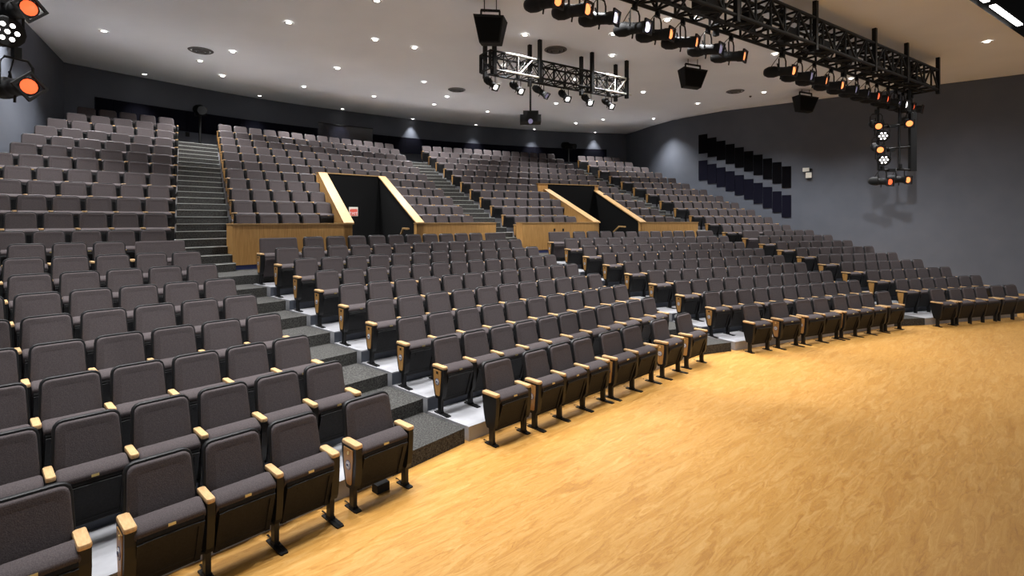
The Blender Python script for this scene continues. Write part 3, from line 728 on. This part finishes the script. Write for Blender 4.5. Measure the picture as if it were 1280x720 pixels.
# ------------------------------------------------------------------ trusses and lanterns
TA = atan2(stD.y, stD.x); TD = stD.copy(); TN = Vector((-TD.y, TD.x))      # truss direction, towards the audience
def truss(name, label, o, length, wd, z0, z1, bays, posts, diag=True, rc=.03, rb=.018, xb=True):
    """o: stage-side start point (xy)"""
    r = thing(name, label, 'truss', (o.x, o.y, z0), TA)
    hh = z1 - z0
    for y in (0, wd):
        for z in (0, hh): MB().tube((0, y, z), (length, y, z), rc, 6).build('chord', M['metal'], r)
    bl = length / bays
    for nm, f in (('bracing', 0),):
        for face in range(4):
            b = MB()
            for i in range(bays + 1):
                x = i * bl
                a, c = {0: ((x, 0, 0), (x, 0, hh)), 1: ((x, wd, 0), (x, wd, hh)), 2: ((x, 0, 0), (x, wd, 0)), 3: ((x, 0, hh), (x, wd, hh))}[face]
                b.tube(a, c, rb * 1.1, 5)
                if i < bays and diag:
                    x2 = x + bl; up_ = i % 2
                    A = {0: ((x, 0, hh * up_), (x2, 0, hh * (1 - up_))), 1: ((x, wd, hh * up_), (x2, wd, hh * (1 - up_))), 2: ((x, wd * up_, 0), (x2, wd * (1 - up_), 0)), 3: ((x, wd * up_, hh), (x2, wd * (1 - up_), hh))}[face]
                    b.tube(A[0], A[1], rb, 5)
                    if face < 2 and xb:
                        A = [(p[0], p[1], hh - p[2]) for p in A]; b.tube(A[0], A[1], rb * .8, 5)
            b.build('bracing', M['metal'], r)
    for i in (0, bays): 
        b = MB(); x = i * bl
        for a, c in (((x, 0, 0), (x, wd, hh)),): b.bar(a, c, .04)
        b.bar((x, 0, 0), (x, 0, hh), .07); b.bar((x, wd, 0), (x, wd, hh), .07); b.build('end_frame', M['metal'], r)
    for x, y in posts:
        MB().box(x - .05, x + .05, y - .05, y + .05, -.14, ZCEIL - z0 + .03).build('hanger_post', M['metal'], r)
    return r
# small truss
f2 = ceilpt(674.8, 50).to_2d(); r2 = ceilpt(658.7, 55.5).to_2d()
zt0, zt1 = 7.40 * S * 1.005 + .08, 7.98 * S + .10
fr4 = ceilpt(783.3, 76.2).to_2d(); d1 = (fr4 - f2).normalized()
o1 = on_line(612.6, f2, TD)
Lt = (fr4 - o1).dot(TD); xs1 = [(on_line(u, f2, TD) - o1).dot(TD) for u in (618, 674.8, 740, 783.3)]
wd1 = .52
tr1 = truss('lighting_truss', 'short black box truss hung over the middle aisle seats', o1, Lt, wd1, zt0, zt1, 12, [(x, y) for x in xs1 for y in (0, wd1)])
for x0 in (xs1[0] + .35, xs1[2] + .55):
    b = MB(); L_ = 1.1; b.tube((x0, -.02, zt1 - zt0), (x0 + L_, -.02, zt1 - zt0), .03, 6); b.tube((x0, -.02, 0), (x0 + L_ * 1.1, -.02, 0), .03, 6)
    b.tube((x0 + .45, -.02, 0), (x0 + .45, -.02, zt1 - zt0), .02, 6); b.tube((x0 + .5, -.02, 0), (x0 + 1.0, -.02, zt1 - zt0), .02, 6)
    b.build('bare_metal_chord', M['alu'], tr1)
# lanterns
LC = {}
def lantern_meshes(tilt, kind):
    key = (round(tilt, 2), kind)
    if key in LC: return LC[key]
    R = Matrix.Translation((0, 0, -.36)) @ Matrix.Rotation(tilt, 4, 'Y')
    m = {}
    if kind == 'par':
        m['body'] = MB().lathe([(.05, -.16), (.10, -.13), (.135, -.05), (.14, .06), (.15, .065), (.15, .085), (.13, .085)], 14, 'x').xform(R).mesh('body', M['softblack'])
        m['lens'] = MB().lathe([(.128, .07), (.10, .078), (.001, .08)], 14, 'x').xform(R).mesh('lens', M['cool'])
        b = MB()
        for k in range(7):
            rr = 0 if k == 0 else .075; a = k * pi / 3; q = MB().lathe([(.03, .075), (.03, .084), (.001, .088)], 8, 'x'); q.v = [(x, y + rr * cos(a), z + rr * sin(a)) for x, y, z in q.v]
            o = len(b.v); b.v += q.v; b.f += [tuple(i + o for i in f) for f in q.f]; b.mi += q.mi; b.sm += q.sm
        m['emitter_cells'] = b.xform(R).mesh('emitter_cells', M['whitelens'])
        yw = .16
    else:
        m['body'] = MB().lathe([(.03, -.36), (.075, -.345), (.105, -.28), (.11, -.17), (.095, -.10), (.08, -.06), (.088, -.05), (.082, .0), (.085, .10), (.092, .12), (.092, .20), (.085, .215)], 14, 'x').xform(R).mesh('body', M['softblack'])
        m['lens'] = MB().lathe([(.082, .212), (.05, .222), (.001, .225)], 14, 'x').xform(R).mesh('lens', M['amber'])
        b = MB(); g0, g1 = .083, .105
        for y0, y1, z0, z1 in ((-g1, g1, g0, g1), (-g1, g1, -g1, -g0), (-g1, -g0, -g0, g0), (g0, g1, -g0, g0)): b.box(.215, .245, y0, y1, z0, z1)
        if kind == 'diamond': b.xform(Matrix.Rotation(pi / 4, 4, 'X'))
        m['color_frame'] = b.xform(R).mesh('color_frame', M['softblack'])
        b = MB(); b.tube((-.02, 0, -.08), (-.02, .0, -.15), .012, 5); b.tube((-.10, 0, .09), (-.13, 0, .16), .012, 5); m['shutter_handle'] = b.xform(R).mesh('shutter_handle', M['softblack'])
        yw = .13
    b = MB(); b.path([(0, -yw, -.36), (0, -yw, -.14), (0, -yw * .7, -.08), (0, yw * .7, -.08), (0, yw, -.14), (0, yw, -.36)], .013, 6)
    m['yoke'] = b.mesh('yoke', M['metal'])
    b = MB(); b.box(-.03, .03, -.03, .03, -.08, .03); m['clamp'] = b.mesh('clamp', M['metal'])
    b = MB(); tail = R @ Vector((-.34 if kind != 'par' else -.15, 0, 0))
    pts = []
    for i in range(9):
        f = i / 8; pts.append((tail.x * (1 - f) - .10 * sin(pi * f), .05 * sin(pi * f), tail.z * (1 - f) - .16 * sin(pi * f) * (1 - f)))
    b.path(pts, .007, 5); m['cable'] = b.mesh('cable', M['metal'])
    LC[key] = m; return m
LENS = {'amber': M['amber'], 'red': M['red_amber'], 'cool': M['cool'], 'white': M['whitelens'], 'dim': M['glass']}
def lantern(label, loc, pan, tilt, kind='ers', lens='amber', group=None, beam=0.0, cat='spotlight', cone=34, scale=1.0):
    r = thing('stage_spotlight', label, cat, loc, pan, group); r.scale = (scale,) * 3
    for nm, me in lantern_meshes(tilt, kind).items():
        o = obj(nm, me, r)
        if nm == 'lens' and kind != 'par':
            o.material_slots[0].link = 'OBJECT'; o.material_slots[0].material = LENS[lens]
    if beam:
        ld = D.lights.new('spot_beam', 'SPOT'); ld.energy = beam; ld.spot_size = radians(cone); ld.spot_blend = .6; ld.shadow_soft_size = .08
        ld.color = {'amber': (1, .72, .42), 'red': (1, .5, .3), 'cool': (.9, .88, 1), 'white': (1, .93, .85), 'dim': (1, .9, .8)}[lens]
        l = D.objects.new('lamp_light', ld); C.objects.link(l); l.parent = r
        dv = Matrix.Rotation(tilt, 4, 'Y') @ Vector((1, 0, 0)); l.location = Vector((0, 0, -.36)) + dv * .27
        l.rotation_euler = dv.to_track_quat('-Z', 'Y').to_euler()
    return r
# six under the small truss
for i, (u, v, du) in enumerate(((614.6, 96.4, 0), (646.6, 103, 0), (677, 107, 1), (706, 111, .35), (734.4, 117, .1), (760.6, 120, .1))):
    q = on_line(u, o1 + TN * .1, TD)
    lantern(f'black spotlight with white lens, {ORD[i + 1]} from left under the short truss', (q.x, q.y, zt0 - .03), [-.85, -.9, -.6, -1.15, -1.2, -1.1][i], radians(36), 'ers', 'white' if i != 2 else 'dim', 'spotlights under the short truss', SPOT_W if i != 2 else 0, cone=58)
# projector
q = on_line(663, o1 + TN * .45, TD); pp = thing('projector', 'black ceiling projector on a long pole below the short truss', 'projector', (q.x, q.y, H + (HOR - 154) * q.y / F), TA - .6)
hz = 14 * q.y / F; hx = 13 * q.y / F
MB().box(-hx, hx, -.28, .28, 0, hz * .62).build('body', M['softblack'], pp)
MB().box(-hx * .7, hx * .75, -.2, .2, hz * .62, hz).build('mount_bracket', M['softblack'], pp)
MB().lathe([(.07, -.33), (.07, -.28)], 12, 'y').build('lens', M['glass'], pp)
MB().tube((0, 0, hz), (0, 0, zt0 - pp.location.z + .3), .03, 8).build('pole', M['metal'], pp)
# long truss near the stage
g0 = ceilpt(1018, 2).to_2d(); end2 = ceilpt(1172.5, 72).to_2d()
z20, z21 = 7.60 * S, 8.30 * S
wd2 = .74
Ln = 14.0; o2 = end2 - TD * Ln
xs2 = [(on_line(u, g0, TD) - o2).dot(TD) for u in (1018, 1092, 1132)] + [Ln]
x_aud = [(on_line(u, g0 + TN * wd2, TD) - o2).dot(TD) for u in (893.75, 976.6, 1053)]
step = xs2[1] - xs2[0]
tr2 = truss('lighting_truss', 'long black box truss hung near the stage edge', o2, Ln, wd2, z20, z21, 24,
            [(x, 0) for x in xs2] + [(x, wd2) for x in x_aud] + [(xs2[0] - step * k, 0) for k in (1, 2, 3)] + [(xs2[3], wd2)], rc=.042, rb=.028, xb=False)
b = MB(); b.bar((0, wd2 * .5, .0), (Ln, wd2 * .5, .0), .09, .05); b.bar((0, wd2 * .5, z21 - z20), (Ln, wd2 * .5, z21 - z20), .07, .05); b.build('cable_raceway', M['metal'], tr2)
for x in [Ln * (i + .5) / 9 for i in range(9)]:
    MB().box(x - .28, x + .28, .22, .56, .12, .36).build('junction_box', M['metal'], tr2)
# lanterns along its audience-side lower chord
base2 = o2 + TN * wd2
G2 = [(704, 'amber'), (740, 'amber'), (774, 'cool'), (815.5, 'cool'), (844, 'amber'), (875.7, 'amber'), (907, 'dim'), (936, 'amber')]
G3 = [(990, 'amber'), (1011.7, 'dim'), (1030, 'amber'), (1051, 'amber'), (1068, 'dim'), (1083, 'dim'), (1096.6, 'red'), (1108, 'red'), (1122, 'cool'), (1132, 'white'), (1141, 'red'), (1151, 'red')]
for gi, (G, nm) in enumerate(((G2, 'left group'), (G3, 'right group'))):
    for i, (u, c) in enumerate(G):
        q = on_line(u - (22 if gi == 0 else 12), base2, TD)
        lantern(f'black spotlight, {ORD[i + 1]} from left in {nm} under the long truss', (q.x, q.y, z20 - .03), (-.72 if gi == 0 else -.88) + .08 * ((i * 7) % 3 - 1), radians(10), 'ers', c, 'spotlights under the long truss', 0, scale=1.32)
# ladder frame with lanterns at the right end of the long truss
yl = on_line(1120, base2, TD).y
def lad(u, v, dy=0.0): return at_y(u, v, yl + dy)
c0 = lad(1120, 212)
ld_ = thing('lighting_ladder', 'black hanging ladder frame of pipes beside the right wall', 'lighting frame', c0)
def rel(p): return Vector(p) - c0
for nm, pts, rad in (('upright_pipe', [(1097.8, 134), (1097.8, 213)], .036), ('upright_pipe', [(1124, 118), (1124, 213)], .034), ('cross_pipe', [(1097.8, 134.5), (1124, 132)], .034), ('cross_pipe', [(1097.8, 159), (1142, 154)], .034), ('cross_pipe', [(1097.8, 187), (1142, 183)], .034), ('cross_pipe', [(1097.8, 212.5), (1142, 212)], .034)):
    MB().tube(rel(lad(*pts[0])), rel(lad(*pts[1])), rad, 8).build(nm, M['metal'], ld_)
a, c = rel(lad(1140.5, 140)), rel(lad(1140.5, 214)); MB().bar(a, c, .19, .12).build('junction_column', M['metal'], ld_)
a, c = rel(lad(1136, 112)), rel(lad(1136, 142)); MB().bar(a, c, .10, .08).build('hanger_post', M['metal'], ld_)
for u, v in ((1113, 135), (1113, 158), (1113, 188), (1113, 213)):
    p = rel(lad(u, v)); MB().box(p.x - .1, p.x + .1, p.y - .09, p.y + .03, p.z - .05, p.z + .05).build('outlet_box', M['metal'], ld_)
LADR = [(1098.5, 158, 'ers', 'amber', 'upper left'), (1137, 154.5, 'ers', 'amber', 'upper right'), (1104, 170, 'par', 'cool', 'upper centre'), (1100.5, 187.5, 'ers', 'amber', 'middle left'), (1105, 200, 'par', 'cool', 'lower centre'), (1113, 227.5, 'ers', 'red', 'hanging bottom left'), (1135.5, 225, 'ers', 'amber', 'hanging bottom right')]
for u, v, kd, ln, nm in LADR:
    p = lad(u, v, -.30); aim = (Vector((0, 0, 1.2)) - p); pan = atan2(aim.y, aim.x) + (.25 if v < 220 else .85); tl = .30 if v < 220 else .12
    fw = .29 if kd == 'ers' else .11
    loc = p - Vector((cos(pan) * cos(tl) * fw, sin(pan) * cos(tl) * fw, -sin(tl) * fw)) + Vector((0, 0, .47))
    lantern(f'{"black spotlight with amber lens" if kd == "ers" else "round cool white lamp"}, {nm} on the hanging ladder frame', loc, pan, tl, kd, ln, 'lamps on the hanging ladder frame', 0, scale=1.3)

# near lanterns cut by the left edge of the frame, on their own boom
yb = 4.95
bx_ = at_y(-60, 70, yb)
bm_ = thing('lighting_boom', 'black vertical boom pipe at far left edge carrying three lamps', 'lighting frame', (bx_.x, bx_.y, 0))
MB().tube((0, 0, .0), (0, 0, 6.2), .03, 10).build('boom_pipe', M['metal'], bm_)
MB().lathe([(.3, 0), (.3, .03), (.05, .06)], 16).build('boom_base', M['metal'], bm_)
for u, v, kd, ln, nm in ((37, 10, 'ers', 'red', 'top'), (9, 39.5, 'par', 'cool', 'middle'), (37, 108, 'ers', 'red', 'bottom')):
    p = at_y(u, v, yb); pan = -.38; tl = .06; fw = .225 if kd == 'ers' else .08
    loc = p - Vector((cos(pan) * cos(tl) * fw, sin(pan) * cos(tl) * fw, -sin(tl) * fw)) + Vector((0, 0, .36))
    lantern(f'{"large amber spotlight" if kd == "ers" else "round multi cell white lamp"} at left frame edge, {nm} of three', loc, pan, tl, 'diamond' if kd == 'ers' else kd, ln, 'lamps on the left boom', 0)

# ------------------------------------------------------------------ hanging loudspeakers
for i, (uc, vc, u0, u1, v0, v1, lab) in enumerate(((613, -2, 595, 633.5, 20, 55, 'left of the short truss, nearest'), (866, 74, 849.5, 881, 86, 110, 'below the long truss, in the middle'), (1007, 112, 994, 1020.5, 120, 140, 'against the right wall, farthest'))):
    p = ceilpt(uc, vc); g = p.y / F; wd = (u1 - u0) * g; hgt = (v1 - v0) * g
    zc = H + (HOR - v1) * g
    r = thing('hanging_loudspeaker', f'black wedge loudspeaker hung from ceiling {lab}', 'loudspeaker', (p.x, p.y, zc), [.55, .75, .75][i] - .75 + [.0, .15, .15][i], 'hanging wedge loudspeakers')
    b = MB(); t, bt = wd * .5, wd * .36
    top = [(-t, -.22, hgt), (t, -.22, hgt * .86), (t, .25, hgt * .86), (-t, .25, hgt)]; bot = [(-bt, -.05, .04), (bt * .9, -.05, 0), (bt * .9, .22, 0), (-bt, .22, .04)]
    b.rings([bot, top], 0, False); b.build('cabinet', M['softblack'], r)
    b = MB(); b.rings([[(-bt * .9, -.062, .07), (bt * .8, -.062, .04), (bt * .8, -.05, .04), (-bt * .9, -.05, .07)], [(-t * .9, -.222, hgt * .9), (t * .88, -.222, hgt * .78), (t * .88, -.20, hgt * .78), (-t * .9, -.20, hgt * .9)]], 0, False); b.build('grille', M['void'], r)
    b = MB(); z1 = hgt + .16
    b.bar((-t * .62, 0, hgt * .75), (-t * .62, 0, z1), .04); b.bar((t * .62, 0, hgt * .7), (t * .62, 0, z1 - .06), .04); b.bar((-t * .64, 0, z1), (t * .64, 0, z1 - .06), .05); b.build('yoke', M['metal'], r)
    for x in (-t * .4, t * .4): MB().tube((x, 0, z1 - .05), (x, 0, ZCEIL - zc), .012, 6).build('suspension_cable', M['metal'], r)

# ------------------------------------------------------------------ followspots on stands at the top landing
for (u, vb, vt_, lab) in ((250, 177, 131, 'at the top of the nearest stairs'), (711, 205, 178, 'at the top landing by the back right corner')):
    h = wall_hit(u, backS)[0]; Y = h.y - 1.1; zb = upz(11); X = (u - CX) * Y / F; zt_ = H + (HOR - vt_) * Y / F
    r = thing('followspot', f'black followspot lamp on a wheeled stand {lab}', 'spotlight', (X, Y, zb), 0, 'followspots on the top landing')
    hb = zt_ - zb
    MB().lathe([(.36, 0), (.36, .04), (.06, .09)], 12).build('stand_base', M['softblack'], r)
    MB().tube((0, 0, .05), (0, 0, hb - .3), .045, 8).build('pole', M['metal'], r)
    b = MB().lathe([(.10, -.5), (.19, -.46), (.21, -.1), (.15, .0), (.15, .42), (.17, .5), (.16, .5)], 12, 'y'); b.v = [(x, -y, z) for x, y, z in b.v]
    b.f = [f[::-1] for f in b.f]
    b.xform(Matrix.Translation((0, 0, hb - .2)) @ Matrix.Rotation(.7, 4, 'Z') @ Matrix.Rotation(.2, 4, 'X')).build('body', M['void'], r)
    b = MB(); b.path([(-.22, 0, hb - .2), (-.2, 0, hb - .42), (.2, 0, hb - .42), (.22, 0, hb - .2)], .02, 6); b.build('yoke', M['metal'], r)

# small junction box on the floor under the aisle seat of the nearest front row
p = at_z(476, 613, 0.0)
tag(MB().box(-.07, .07, -.05, .05, 0, .085).build('floor_outlet_box', M['softblack'], None, loc=(p.x, p.y, 0), rz=SECT['A'][2]), 'small black outlet box on floor under nearest aisle seat', 'outlet box')
